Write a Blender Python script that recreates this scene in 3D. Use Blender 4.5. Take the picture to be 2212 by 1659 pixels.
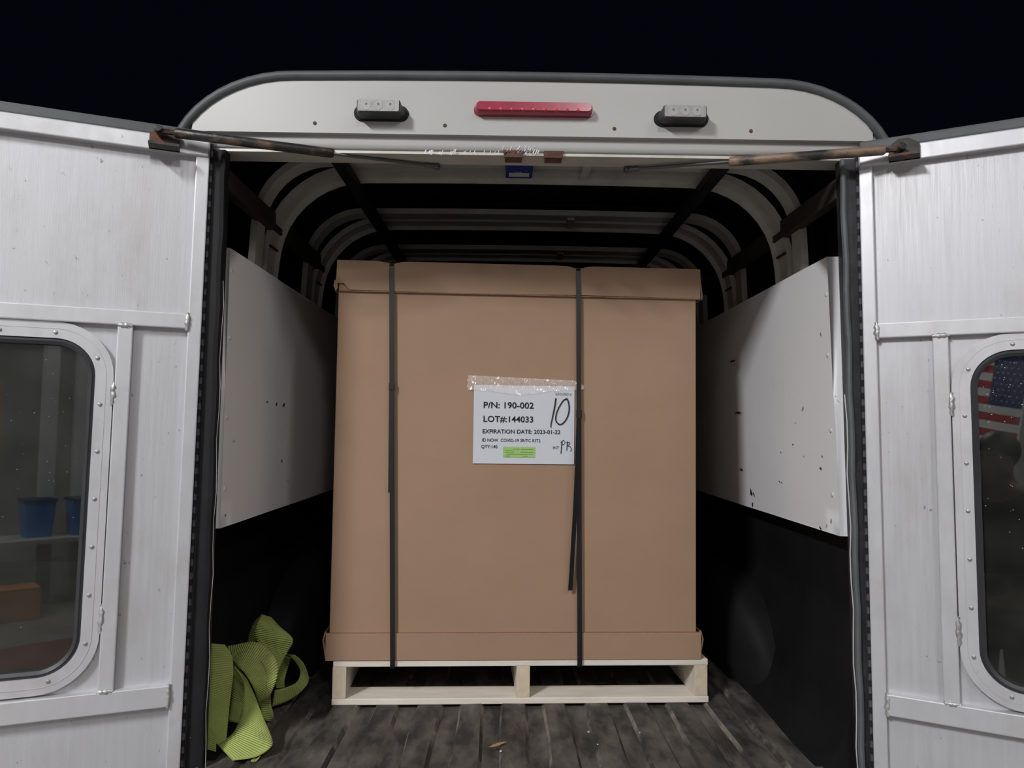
import bpy, bmesh, math, random
from mathutils import Vector, Matrix
random.seed(7)
S = bpy.context.scene
for o in list(bpy.data.objects): bpy.data.objects.remove(o)
COL = S.collection
# ------------------------------------------------------------------ camera
FPX, CX, CY = 1650.0, 1106.0, 829.5           # photograph 2212 x 1659
YAW, PITCH, ROLL = .0059, .0591, .0133
CAM = Vector((0, 0, 1.6))
F0 = Vector((math.sin(YAW)*math.cos(PITCH), math.cos(YAW)*math.cos(PITCH), math.sin(PITCH)))
R0 = Vector((math.cos(YAW), -math.sin(YAW), 0)); U0 = R0.cross(F0)
RC = math.cos(ROLL)*R0 + math.sin(ROLL)*U0; UC = math.cos(ROLL)*U0 - math.sin(ROLL)*R0
cd = bpy.data.cameras.new('camera'); cam = bpy.data.objects.new('camera', cd); COL.objects.link(cam)
cd.sensor_fit = 'HORIZONTAL'; cd.sensor_width = 36; cd.lens = FPX*36/2212; cd.clip_start = .02
m = Matrix.Identity(4)
for i, v in enumerate((RC, UC, -F0)):
    for j in range(3): m[j][i] = v[j]
m.translation = CAM; cam.matrix_world = m; S.camera = cam
# ------------------------------------------------------------------ world: night sky
w = bpy.data.worlds.new('night'); S.world = w; w.use_nodes = True
w.node_tree.nodes['Background'].inputs[0].default_value = (.0011, .0011, .0032, 1)
w.node_tree.nodes['Background'].inputs[1].default_value = 1
vs = S.view_settings; vs.view_transform = 'Standard'; vs.look = 'None'; vs.exposure = 0.08; vs.gamma = 1; vs.use_curve_mapping = False
# canopy lamps behind the photographer: x, y, watts, colour (built further down, see lamp())
LAMPS = [(-2.6, -2.15, 360, (.975, .985, 1)), (2.7, -1.5, 25, (1, .97, .95)),
         (-2.0, -5.0, 34, (.98, .985, 1)), (1.1, -3.6, 80, (1, .98, .97))]
LAMP_Z = 4.55
FLOOR = .85
TX = .0525                                     # the truck's centre line

def ray(px, py): return (px-CX)/FPX*RC - (py-CY)/FPX*UC + F0
def onY(px, py, Y): d = ray(px, py); return CAM + d*(Y/d.y)
def onX(px, py, X): d = ray(px, py); return CAM + d*(X/d.x)
def onZ(px, py, Z): d = ray(px, py); return CAM + d*((Z-CAM.z)/d.z)
def onP(px, py, p, n): d = ray(px, py); return CAM + d*((p-CAM).dot(n)/d.dot(n))

# ------------------------------------------------------------------ materials
def mat(name, col, rough=.5, metal=0.0, var=.08, scale=6, stretch=(1, 1, 1), bump=0.0, bscale=80, bstretch=(1, 1, 1),
        spec=.5, dirt=None, dirt2=None, rvar=0.0, aniso=0.0):
    M = bpy.data.materials.new(name); M.use_nodes = True
    N, L = M.node_tree.nodes, M.node_tree.links; b = N['Principled BSDF']
    b.inputs['Roughness'].default_value = rough; b.inputs['Metallic'].default_value = metal
    b.inputs['Specular IOR Level'].default_value = spec
    tc = N.new('ShaderNodeTexCoord')
    def noise(sc, st, det=6, ro=.6, off=(0, 0, 0)):
        mp = N.new('ShaderNodeMapping'); mp.inputs['Scale'].default_value = st; mp.inputs['Location'].default_value = off
        L.new(tc.outputs['Object'], mp.inputs[0])
        n = N.new('ShaderNodeTexNoise'); n.inputs['Scale'].default_value = sc; n.inputs['Detail'].default_value = det
        n.inputs['Roughness'].default_value = ro; L.new(mp.outputs[0], n.inputs['Vector']); return n.outputs['Fac']
    def ramp(src, lo, hi, c0, c1):
        r = N.new('ShaderNodeValToRGB'); r.color_ramp.elements[0].position = lo; r.color_ramp.elements[1].position = hi
        r.color_ramp.elements[0].color = (*c0, 1); r.color_ramp.elements[1].color = (*c1, 1); L.new(src, r.inputs[0]); return r.outputs[0]
    n1 = noise(scale, stretch)
    c = ramp(n1, .3, .7, tuple(x*(1-var) for x in col), tuple(min(1, x*(1+var)) for x in col))
    for k, d in enumerate((dirt, dirt2)):
        if not d: continue
        dc, sc, st, lo, hi, amt = d
        f = ramp(noise(sc, st, 8, .65, (3.1+k, 7.7, 1.3)), lo, hi, (0, 0, 0), (amt, amt, amt))
        mx = N.new('ShaderNodeMix'); mx.data_type = 'RGBA'; L.new(f, mx.inputs[0]); L.new(c, mx.inputs[6]); mx.inputs[7].default_value = (*dc, 1)
        c = mx.outputs[2]
    L.new(c, b.inputs['Base Color'])
    if rvar:
        L.new(ramp(noise(scale*1.7, stretch), .3, .7, (rough-rvar,)*3, (rough+rvar,)*3), b.inputs['Roughness'])
    if bump:
        bp = N.new('ShaderNodeBump'); bp.inputs['Strength'].default_value = bump; bp.inputs['Distance'].default_value = .002
        L.new(noise(bscale, bstretch, 4), bp.inputs['Height']); L.new(bp.outputs[0], b.inputs['Normal'])
    return M
M = {}
M['white'] = mat('white_paint', (.425, .420, .405), .42, var=.03, scale=3, dirt=((.42, .38, .30), 5, (1, 1, 3), .62, .85, .35), bump=.05, bscale=12)
M['panelwhite'] = mat('panel_white_paint', (.88, .88, .90), .38, var=.03, scale=3, dirt=((.40, .36, .32), 4, (1, 1, 1), .6, .85, .35), bump=.15, bscale=5)
M['alu'] = mat('brushed_aluminium', (.525, .525, .548), .46, .42, var=.05, scale=3, stretch=(30, 30, 1.2), rvar=.07,
               dirt=((.37, .34, .30), 2.6, (2.6, 2.6, 1), .50, .8, .6), dirt2=((.17, .155, .14), 44, (1.7, 1.7, 1), .655, .70, .75), bump=.12, bscale=40, bstretch=(12, 12, .5))
M['alurail'] = mat('aluminium_rail', (.565, .565, .585), .42, .42, var=.05, scale=5, stretch=(6, 6, 2), rvar=.06,
                   dirt=((.40, .37, .33), 6, (1, 1, 1), .54, .8, .6), dirt2=((.18, .16, .15), 60, (1, 1, 1), .70, .74, .6), bump=.06, bscale=30)
M['weld'] = mat('weld_metal', (.50, .50, .50), .38, .6, var=.3, scale=60, bump=.9, bscale=120)
M['screw'] = mat('screw_metal', (.33, .33, .34), .42, .7, var=.2, scale=200)
M['bracket'] = mat('dirty_bracket', (.060, .058, .052), .7, .2, var=.4, scale=30, dirt=((.20, .075, .04), 26, (1, 1, 1), .52, .66, .9), bump=.5, bscale=150)
M['rust'] = mat('rust', (.095, .044, .030), .85, 0, var=.5, scale=40, bump=.6, bscale=200)
M['rustyblack'] = mat('rusty_black_tube', (.022, .021, .022), .42, .2, var=.3, scale=20, dirt=((.19, .115, .07), 16, (1, 2, 2), .5, .66, .85), bump=.3, bscale=200)
M['rustytube'] = mat('rust_brown_tube', (.022, .021, .022), .5, .1, var=.3, scale=20, dirt=((.27, .185, .125), 11, (1, 2, 2), .38, .56, .9), bump=.3, bscale=200)
M['steel'] = mat('dull_steel', (.22, .22, .225), .38, .7, var=.2, scale=30)
M['rodsteel'] = mat('strut_rod', (.10, .105, .11), .3, .6, var=.15, scale=30)
M['rubber'] = mat('grey_rubber', (.085, .092, .096), .55, 0, var=.2, scale=12, bump=.1, bscale=100)
M['gasket'] = mat('window_gasket_rubber', (.030, .031, .035), .5, 0, var=.25, scale=10)
M['blackrubber_and_shade'] = mat('black_rubber_and_shade', (.009, .009, .0105), .6, 0, var=.3, scale=12, spec=.25, bump=.1, bscale=100)  # rubber of the lamp gaskets; on the left jamb it paints in shade
M['hingeblack'] = mat('hinge_black', (.030, .029, .032), .45, .35, var=.35, scale=14, dirt=((.13, .115, .09), 18, (1, 1, .6), .58, .76, .5), bump=.3, bscale=60)
M['knuckle'] = mat('hinge_knuckle', (.17, .16, .19), .4, .6, var=.25, scale=30)
M['dark'] = mat('dark_lining', (.007, .0065, .007), .85, 0, var=.3, scale=8, spec=.15)
M['rail'] = mat('dark_brown_rail', (.034, .027, .023), .6, 0, var=.3, scale=10, spec=.3)
M['blackrail'] = mat('black_rail', (.008, .008, .009), .6, 0, var=.2, scale=10, spec=.3)
M['bow'] = mat('aluminium_bow', (.50, .48, .43), .45, .15, var=.12, scale=10, dirt=((.32, .28, .23), 18, (1, 1, 1), .55, .75, .5))
M['bowjoint'] = mat('bow_joint_gap', (.02, .02, .02), .6)
M['liner'] = mat('black_bed_liner', (.0075, .0075, .0085), .68, 0, var=.3, scale=8, spec=.2, dirt=((.03, .026, .022), 30, (1, 1, 1), .62, .8, .3), bump=.25, bscale=150)
M['floor'] = mat('dusty_bed_floor', (.030, .027, .025), .62, 0, var=.35, scale=6, stretch=(2, .7, 1), spec=.4,
                 dirt=((.150, .132, .116), 6, (2.6, .9, 1), .40, .68, .9), dirt2=((.38, .34, .28), 150, (1, 1, 1), .70, .73, .6), bump=.5, bscale=130)
M['floordust'] = mat('ridge_dust', (.22, .195, .165), .8, 0, var=.5, scale=14, stretch=(1, 1, 1), dirt=((.03, .028, .026), 7, (1, .6, 1), .42, .56, .95), dirt2=((.5, .47, .42), 170, (1, 1, 1), .66, .7, .6), bump=.4, bscale=200)
M['card'] = mat('kraft_cardboard', (.330, .213, .142), .75, 0, var=.055, scale=3.2, spec=.2, bump=.10, bscale=7, bstretch=(6, 1, .4), dirt=((.305, .196, .127), 5, (1, 1, 2.5), .5, .75, .5))
M['cardedge'] = mat('cardboard_edge', (.25, .14, .085), .85, 0, var=.2, scale=60, spec=.1)
M['wood'] = mat('pale_pine', (.70, .63, .55), .65, 0, var=.10, scale=5, stretch=(1.5, 9, 12), spec=.25, dirt=((.36, .29, .23), 7, (1, 3, 3), .62, .80, .5), bump=.2, bscale=30, bstretch=(1, 10, 10))
M['woodend'] = mat('pine_end_grain', (.60, .50, .38), .75, 0, var=.12, scale=40, spec=.2, dirt=((.33, .2, .12), 14, (1, 1, 1), .58, .75, .55), bump=.3, bscale=120)
M['strap'] = mat('black_strapping', (.008, .008, .0095), .36, 0, var=.15, scale=60, spec=.5, bump=.15, bscale=400)
M['paper'] = mat('white_paper', (.565, .585, .63), .6, 0, var=.015, scale=4, spec=.3, bump=.05, bscale=8)
M['ink'] = mat('black_ink', (.014, .014, .018), .6, 0, var=.1, scale=40, spec=.2)
M['inkgrey'] = mat('grey_ink', (.15, .155, .165), .6, 0, var=.1, scale=40, spec=.2)
M['marker'] = mat('black_marker', (.010, .010, .016), .45, 0, var=.1, scale=40)
M['sticker'] = mat('green_sticker', (.31, .51, .15), .5, 0, var=.03, scale=10)
M['stickerink'] = mat('sticker_ink', (.13, .24, .06), .6, 0, var=.1, scale=10)
M['redlens'] = mat('red_lens', (.33, .028, .062), .22, 0, var=.12, scale=25, spec=.6)
M['redled'] = mat('red_led', (.62, .035, .06), .25, 0, var=.1, scale=25, spec=.6)
M['lamplens'] = mat('clear_lamp_lens', (.25, .25, .26), .35, .0, var=.28, scale=10, stretch=(55, 1, 1), spec=.6, bump=.5, bscale=20, bstretch=(40, 1, 1))
M['ledcell'] = mat('led_reflector', (.38, .355, .35), .45, .0, var=.1, scale=30)
M['leddot'] = mat('led_chip', (.14, .11, .09), .4, 0, var=.2, scale=30)
M['blackplastic'] = mat('black_plastic', (.020, .021, .022), .45, 0, var=.2, scale=20, bump=.1, bscale=150)
M['blue'] = mat('blue_plastic', (.020, .04, .22), .5, 0, var=.1, scale=20)
M['bluelens'] = mat('dome_lens', (.50, .52, .46), .4, 0, var=.1, scale=20)
M['leaf'] = mat('dry_leaf', (.36, .21, .09), .7, 0, var=.25, scale=60)
M['scrap'] = mat('white_scrap', (.6, .56, .5), .7, 0, var=.15, scale=60)
M['wind'] = mat('chip_dark', (.025, .024, .024), .7, 0, var=.3, scale=60)
M['dent'] = mat('rivet_white', (.60, .585, .57), .4, 0, var=.1, scale=60)
M['asphalt'] = mat('concrete_ground', (.21, .20, .19), .6, 0, var=.2, scale=2, bump=.3, bscale=60)
M['wallpaint'] = mat('building_wall', (.45, .46, .44), .6, 0, var=.08, scale=1.2, bump=.1, bscale=10)
M['ceil'] = mat('canopy_ceiling', (.42, .42, .41), .6, 0, var=.05, scale=1.5)
M['column'] = mat('white_column', (.70, .71, .72), .35, 0, var=.05, scale=3)
M['grcol'] = mat('green_grey_post', (.10, .125, .105), .5, 0, var=.1, scale=3)
M['bluebin'] = mat('blue_bin', (.03, .20, .62), .3, 0, var=.1, scale=3)
M['navy'] = mat('navy_cover', (.015, .03, .10), .7, 0, var=.2, scale=3)
M['orange'] = mat('orange_carton', (.55, .24, .08), .7, 0, var=.1, scale=5)
M['redmat'] = mat('dark_red_mat', (.16, .028, .032), .7, 0, var=.2, scale=8)
M['bench'] = mat('workbench_top', (.50, .50, .44), .5, 0, var=.1, scale=5)
M['shelfwood'] = mat('shelf_rung', (.55, .42, .26), .6, 0, var=.1, scale=8)
M['flagred'] = mat('flag_red', (.42, .025, .035), .8, 0, var=.06, scale=20)
M['flagwhite'] = mat('flag_white', (.70, .69, .68), .8, 0, var=.04, scale=20)
M['flagblue'] = mat('flag_blue', (.02, .035, .13), .8, 0, var=.06, scale=20)
M['skin'] = mat('skin', (.42, .26, .19), .5, 0, var=.06, scale=20)
M['jacket'] = mat('dark_jacket', (.020, .022, .024), .8, 0, var=.2, scale=12, bump=.3, bscale=60)
M['trouser'] = mat('dark_trousers', (.018, .020, .030), .8, 0, var=.2, scale=12, bump=.3, bscale=60)
M['hair'] = mat('dark_hair', (.012, .010, .009), .5, 0, var=.3, scale=40, bump=.6, bscale=150)
M['phone'] = mat('black_phone', (.012, .012, .013), .2)
def special():
    # webbing: ribs run across the strap (uv.x along the strap in metres)
    m = mat('lime_webbing', (.36, .43, .125), .75, 0, var=.16, scale=9, spec=.2, dirt=((.20, .15, .075), 10, (1, 1, 1), .52, .74, .55)); N, L = m.node_tree.nodes, m.node_tree.links; b = N['Principled BSDF']
    uv = N.new('ShaderNodeUVMap'); sp = N.new('ShaderNodeSeparateXYZ'); L.new(uv.outputs[0], sp.inputs[0])
    mu = N.new('ShaderNodeMath'); mu.operation = 'MULTIPLY'; mu.inputs[1].default_value = 2*math.pi/.0052; L.new(sp.outputs[0], mu.inputs[0])
    si = N.new('ShaderNodeMath'); si.operation = 'SINE'; L.new(mu.outputs[0], si.inputs[0])
    bp = N.new('ShaderNodeBump'); bp.inputs['Strength'].default_value = .8; bp.inputs['Distance'].default_value = .0012
    L.new(si.outputs[0], bp.inputs['Height']); L.new(bp.outputs[0], b.inputs['Normal']); M['web'] = m
    # tinted window glass with a film of rain specks
    g = bpy.data.materials.new('tinted_glass'); g.use_nodes = True; N, L = g.node_tree.nodes, g.node_tree.links; b = N['Principled BSDF']
    b.inputs['Base Color'].default_value = (.42, .44, .40, 1); b.inputs['Transmission Weight'].default_value = 1; b.inputs['Roughness'].default_value = .015; b.inputs['IOR'].default_value = 1.52
    tc = N.new('ShaderNodeTexCoord'); n = N.new('ShaderNodeTexNoise'); n.inputs['Scale'].default_value = 9; n.inputs['Detail'].default_value = 8; L.new(tc.outputs['Object'], n.inputs['Vector'])
    rp = N.new('ShaderNodeMapRange'); rp.inputs[1].default_value = .35; rp.inputs[2].default_value = .75; rp.inputs[3].default_value = .014; rp.inputs[4].default_value = .050; L.new(n.outputs['Fac'], rp.inputs[0])
    df = N.new('ShaderNodeBsdfDiffuse'); df.inputs[0].default_value = (.42, .43, .37, 1); mx = N.new('ShaderNodeMixShader'); L.new(rp.outputs[0], mx.inputs[0]); L.new(b.outputs[0], mx.inputs[1]); L.new(df.outputs[0], mx.inputs[2])
    L.new(mx.outputs[0], N['Material Output'].inputs[0])
    M['glass'] = g
    d = mat('water_speck', (.55, .55, .52), .15, 0, var=.1, scale=100); M['speck'] = d
    t = bpy.data.materials.new('clear_tape'); t.use_nodes = True; N, L = t.node_tree.nodes, t.node_tree.links
    tr = N.new('ShaderNodeBsdfTransparent'); di = N.new('ShaderNodeBsdfDiffuse'); di.inputs[0].default_value = (.62, .57, .54, 1); gl = N.new('ShaderNodeBsdfGlossy'); gl.inputs[0].default_value = (.30, .30, .30, 1); gl.inputs['Roughness'].default_value = .16
    mx = N.new('ShaderNodeMixShader'); mx.inputs[0].default_value = .30; L.new(tr.outputs[0], mx.inputs[1]); L.new(di.outputs[0], mx.inputs[2]); ad = N.new('ShaderNodeAddShader'); L.new(mx.outputs[0], ad.inputs[0]); L.new(gl.outputs[0], ad.inputs[1]); L.new(ad.outputs[0], N['Material Output'].inputs[0])
    tc = N.new('ShaderNodeTexCoord'); mp = N.new('ShaderNodeMapping'); mp.inputs['Scale'].default_value = (150, 1, 22); L.new(tc.outputs['Object'], mp.inputs[0])
    n = N.new('ShaderNodeTexNoise'); n.inputs['Scale'].default_value = 1.0; n.inputs['Detail'].default_value = 3; L.new(mp.outputs[0], n.inputs['Vector'])
    bp = N.new('ShaderNodeBump'); bp.inputs['Strength'].default_value = 1; bp.inputs['Distance'].default_value = .010; L.new(n.outputs['Fac'], bp.inputs['Height']); L.new(bp.outputs[0], gl.inputs['Normal'])
    M['tape'] = t
    e = bpy.data.materials.new('lamp_diffuser'); e.use_nodes = True; b = e.node_tree.nodes['Principled BSDF']
    b.inputs['Base Color'].default_value = (.9, .9, .9, 1); b.inputs['Emission Color'].default_value = (1, .98, .96, 1); b.inputs['Emission Strength'].default_value = 14; M['diffuser'] = e
special()

# ------------------------------------------------------------------ building blocks
TM = {}
def tag(o, label=None, cat=None, group=None, kind=None):
    if label: o['label'] = label
    if cat: o['category'] = cat
    if group: o['group'] = group
    if kind: o['kind'] = kind
    return o
def thing(name, label, cat, loc=(0, 0, 0), rotz=0.0, group=None):
    o = bpy.data.objects.new(name, None); COL.objects.link(o); o.empty_display_size = .05
    o.location = loc; o.rotation_euler = (0, 0, rotz); TM[o.name] = Matrix.Translation(loc) @ Matrix.Rotation(rotz, 4, 'Z')
    return tag(o, label, cat, group)
def root_matrix(p):
    while p and p.parent: p = p.parent
    return TM.get(p.name, Matrix.Identity(4)) if p else Matrix.Identity(4)
class MB:
    def __init__(s): s.b = bmesh.new(); s.mi = 0
    def v(s, p): return s.b.verts.new(p)
    def f(s, vs):
        try:
            f = s.b.faces.new(vs); f.material_index = s.mi; return f
        except ValueError: return None
    def box(s, x0, x1, y0, y1, z0, z1, bev=0.0, fn=None):
        t = bmesh.new(); bmesh.ops.create_cube(t, size=1)
        for v in t.verts: v.co = Vector(((x0+x1)/2+v.co.x*(x1-x0), (y0+y1)/2+v.co.y*(y1-y0), (z0+z1)/2+v.co.z*(z1-z0)))
        if bev: bmesh.ops.bevel(t, geom=t.edges[:], offset=bev, segments=2, affect='EDGES', profile=.6)
        s.merge(t, fn); return s
    def merge(s, t, fn=None):
        mp = {}
        for v in t.verts: mp[v.index if False else v] = s.b.verts.new(fn(v.co) if fn else v.co)
        for f in t.faces:
            nf = s.f([mp[v] for v in f.verts])
        t.free()
    def tube(s, pts, r, n=10, cap=True):
        pts = [Vector(p) for p in pts]; rs = r if isinstance(r, (list, tuple)) else [r]*len(pts); rings = []
        up = None
        for i, p in enumerate(pts):
            d = (pts[min(i+1, len(pts)-1)]-pts[max(i-1, 0)]).normalized()
            if up is None: up = Vector((0, 0, 1)) if abs(d.z) < .9 else Vector((0, 1, 0))
            a = (up - d*up.dot(d)).normalized(); up = a; c = d.cross(a)
            rings.append([s.v(p+rs[i]*(math.cos(2*math.pi*k/n)*a+math.sin(2*math.pi*k/n)*c)) for k in range(n)])
        for q in range(len(rings)-1):
            for k in range(n): s.f([rings[q][k], rings[q][(k+1) % n], rings[q+1][(k+1) % n], rings[q+1][k]])
        if cap: s.f(rings[0][::-1]); s.f(rings[-1])
        return s
    def loft(s, rings, close=True, cap0=True, cap1=True):
        R = [[s.v(p) for p in r] for r in rings]; n = len(R[0])
        for q in range(len(R)-1):
            for k in range(n if close else n-1): s.f([R[q][k], R[q][(k+1) % n], R[q+1][(k+1) % n], R[q+1][k]])
        if cap0: s.f(R[0][::-1])
        if cap1: s.f(R[-1])
        return s
    def prism(s, poly, axis, a, b):
        """poly of 2-D points extruded along axis ('x','y','z') from a to b"""
        def P(u, v, t): return {'x': (t, u, v), 'y': (u, t, v), 'z': (u, v, t)}[axis]
        return s.loft([[P(u, v, a) for u, v in poly], [P(u, v, b) for u, v in poly]])
    def disc(s, c, r, n=10, axis=(0, -1, 0)):
        ax = Vector(axis).normalized(); a = ax.orthogonal().normalized(); d = ax.cross(a)
        s.f([s.v(Vector(c)+r*(math.cos(2*math.pi*k/n)*a+math.sin(2*math.pi*k/n)*d)) for k in range(n)]); return s
    def build(s, name, mats, parent=None, world=False, smooth=False, angle=35):
        b = s.b; bmesh.ops.remove_doubles(b, verts=b.verts[:], dist=1e-6); bmesh.ops.recalc_face_normals(b, faces=b.faces[:])
        if world and parent: bmesh.ops.transform(b, matrix=root_matrix(parent).inverted(), verts=b.verts[:])
        me = bpy.data.meshes.new(name); b.to_mesh(me); b.free()
        for mm in (mats if isinstance(mats, (list, tuple)) else [mats]): me.materials.append(M[mm])
        if smooth:
            for p in me.polygons: p.use_smooth = True
            me.set_sharp_from_angle(angle=math.radians(angle))
        o = bpy.data.objects.new(name, me); COL.objects.link(o)
        if parent: o.parent = parent
        return o
def put(name, me, parent, loc, rot=None):
    o = bpy.data.objects.new(name, me); COL.objects.link(o); o.parent = parent; o.location = loc
    if rot is not None: o.rotation_euler = rot
    return o
def catmull(pts, n):
    P = [Vector(p) for p in pts]; out = []
    for i in range(len(P)-1):
        p0, p1, p2, p3 = P[max(i-1, 0)], P[i], P[i+1], P[min(i+2, len(P)-1)]
        for k in range(n):
            t = k/n; out.append(.5*((2*p1)+(p2-p0)*t+(2*p0-5*p1+4*p2-p3)*t*t+(3*p1-p0-3*p2+p3)*t**3))
    out.append(P[-1]); return out
def rrect(x0, x1, z0, z1, r, n=10):
    o = []
    for cx, cz, a0 in ((x1-r, z1-r, 0), (x0+r, z1-r, 90), (x0+r, z0+r, 180), (x1-r, z0+r, 270)):
        for k in range(n+1):
            a = math.radians(a0+90*k/n); o.append((cx+r*math.cos(a), cz+r*math.sin(a)))
    return o
def struct(o, label=None): 
    o['kind'] = 'structure'
    if label: o['label'] = label
    return o

# ------------------------------------------------------------------ ground and the building behind the photographer (seen in the window panes)
g = MB(); g.box(-9, 9, -9, 9, -.12, 0); struct(g.build('floor', 'asphalt'), 'grey concrete ground under the truck')
g = MB(); g.box(-6, 6, -7.2, -7.0, 0, 4.8); struct(g.build('wall_back', 'wallpaint'), 'pale building wall reflected in the door windows')
g = MB(); g.box(-6, 6, -7.0, -.3, 4.68, 4.8); struct(g.build('ceiling', 'ceil'), 'pale canopy ceiling carrying the lamps')
def lamp(i, x, y, watts, col):
    where = [('front', 'left'), ('front', 'right'), ('rear', 'left'), ('rear', 'right')][i]
    t = thing('canopy_light', f'flat white canopy lamp behind the photographer, {where[0]} row, {where[1]} side', 'lamp', (x, y, LAMP_Z), group='lamps under the canopy')
    MB().box(-.17, .17, -.72, .72, .02, .13, .01).build('housing', 'column', t)
    MB().box(-.14, .14, -.68, .68, .0, .025).build('diffuser', 'diffuser', t)
    ld = bpy.data.lights.new('canopy_light_source', 'AREA'); ld.shape = 'RECTANGLE'; ld.size = .28; ld.size_y = 1.36; ld.energy = watts; ld.color = col
    lo = bpy.data.objects.new('canopy_light_source', ld); COL.objects.link(lo); lo.parent = t; lo.location = (0, 0, -.012)
for i, a in enumerate(LAMPS): lamp(i, *a)

# ------------------------------------------------------------------ truck bed (setting)
Y0, Y1 = 1.62, 4.05
def bed_floor():
    b = MB(); prof = []                        # (x, z, material of the face that starts here)
    e = -.561
    prof.append((-.665, FLOOR+.012, 0)); prof.append((-.585, FLOOR+.012, 1)); prof.append((-.575, FLOOR, 0))
    while e < .60:
        prof += [(e-.006, FLOOR, 1), (e, FLOOR+.011, 0), (e+.056, FLOOR+.011, 1), (e+.064, FLOOR, 0)]; e += .112
    prof += [(.632, FLOOR, 1), (.640, FLOOR+.012, 0), (.712, FLOOR+.012, 0)]
    ys = [Y0+(Y1-Y0)*k/30 for k in range(31)]
    rows = [[b.v((x+.0025*math.sin(y*9+x*30), y, z+.0015*math.sin(y*13+x*17))) for x, z, _ in prof] for y in ys]
    for q in range(30):
        for k in range(len(prof)-1):
            b.mi = prof[k][2]; b.f([rows[q][k], rows[q][k+1], rows[q+1][k+1], rows[q+1][k]])
    b.mi = 0
    b.box(-.78, .84, Y0, Y1, FLOOR-.10, FLOOR-.012)
    return struct(b.build('floor', ['floor', 'floordust']), 'dusty black ribbed bed floor of the truck')
bed_floor()
def bed_wall(side):
    b = MB(); prof = [(.628, FLOOR+.004), (.650, FLOOR+.017), (.676, FLOOR+.028), (.700, FLOOR+.055), (.728, FLOOR+.13), (.735, 1.14), (.752, 1.17), (.756, 1.20), (.752, 1.23), (.748, 1.355), (.80, 1.36), (.80, FLOOR-.1), (.628, FLOOR-.05)]
    if side < 0: prof = [(min(x+.045, .80 if x < .79 else .845), z) for x, z in prof]
    b.loft([[(TX+side*x, y, z) for x, z in prof] for y in (1.737, 2.2, 2.8, 3.4, Y1)])
    o = struct(b.build('wall_right' if side > 0 else 'wall_left', 'liner', smooth=True), f'black liner of the truck bed, {"right" if side > 0 else "left"} side')
    # wheel arch: a rounded hump along the wall
    h = MB(); rings = []
    for k in range(33):
        t = k/32; y = 2.20+.95*t; s = max(0.0, 1-abs(2*t-1)**2.6)**.5; H = .30*s+.004; W_ = .112*min(1, s*1.25)+.002; ring_ = []
        for q in range(11):
            a = math.radians(90*q/10); ring_.append((TX+side*(.738-W_*max(0.0, math.cos(a))**.45), y, FLOOR+.006+H*max(0.0, math.sin(a))**.55))
        rings.append(ring_+[(TX+side*.745, y, FLOOR+.006+H), (TX+side*.745, y, FLOOR+.002), (TX+side*(.738-W_), y, FLOOR+.002)])
    h.loft(rings); hw = h.build('wheel_arch', 'liner', o, smooth=True, angle=60)
for s in (-1, 1): bed_wall(s)
struct(MB().box(-.74, .84, Y1, Y1+.05, FLOOR-.1, 2.30).build('wall_front', 'dark'), 'black front bulkhead at the far end of the truck bed')

# ------------------------------------------------------------------ truck cap (shell, header, hoops, rails)
cap = thing('truck_cap', 'white aluminium truck cap with its rear opening and roof hoops', 'truck cap', (TX, 1.72, 1.30))
def outline(d=0.0, zb=1.30, n=12):
    """half-profile of the shell mirrored about the centre, shrunk by d; from left bottom over the roof to right bottom"""
    right = [(.822-d, zb), (.820-d, 2.18)]
    for k in range(1, n+1):
        a = math.radians(90*k/n); right.append((.545+(.275-d)*math.cos(a), 2.18+(.217-d)*math.sin(a)))
    top = [(x, 2.397-d+.006*(1-(x/.545)**2)) for x in (.36, .18, 0)]
    r = right+top; l = [(-x, z) for x, z in reversed(r[:-1])]
    return [(TX+x, z) for x, z in (r+l)]
def shell():
    o, i = outline(0.0), outline(.022)
    b = MB(); n = len(o)
    for A, fl in ((o, 0), (i, 1)):
        r = [[b.v((x, y, z)) for x, z in A] for y in (1.70, 2.5, 3.3, 4.1)]; b.mi = fl
        for q in range(3):
            for k in range(n-1): b.f([r[q][k], r[q][k+1], r[q+1][k+1], r[q+1][k]])
        if fl == 0: ro = r
    b.build('shell', ['white', 'dark'], cap, True, True)
shell()
def sweep_edge(poly, r, y, name, mt, flat=1.0, squash=1.0):
    b = MB(); rings = []
    n = len(poly)
    for i, (x, z) in enumerate(poly):
        x0, z0 = poly[max(i-1, 0)]; x1, z1 = poly[min(i+1, n-1)]
        t = Vector((x1-x0, 0, z1-z0)).normalized(); nn = Vector((-t.z, 0, t.x))
        rings.append([Vector((x, y, z)) + nn*r*math.cos(a) + Vector((0, 1, 0))*r*flat*math.sin(a) for a in [2*math.pi*k/10 for k in range(10)]])
    b.loft(rings); return b.build(name, mt, cap, True, True, 60)
sweep_edge(outline(.004, 2.2), .0115, 1.693, 'roof_trim', 'rubber', 1.3)
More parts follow.
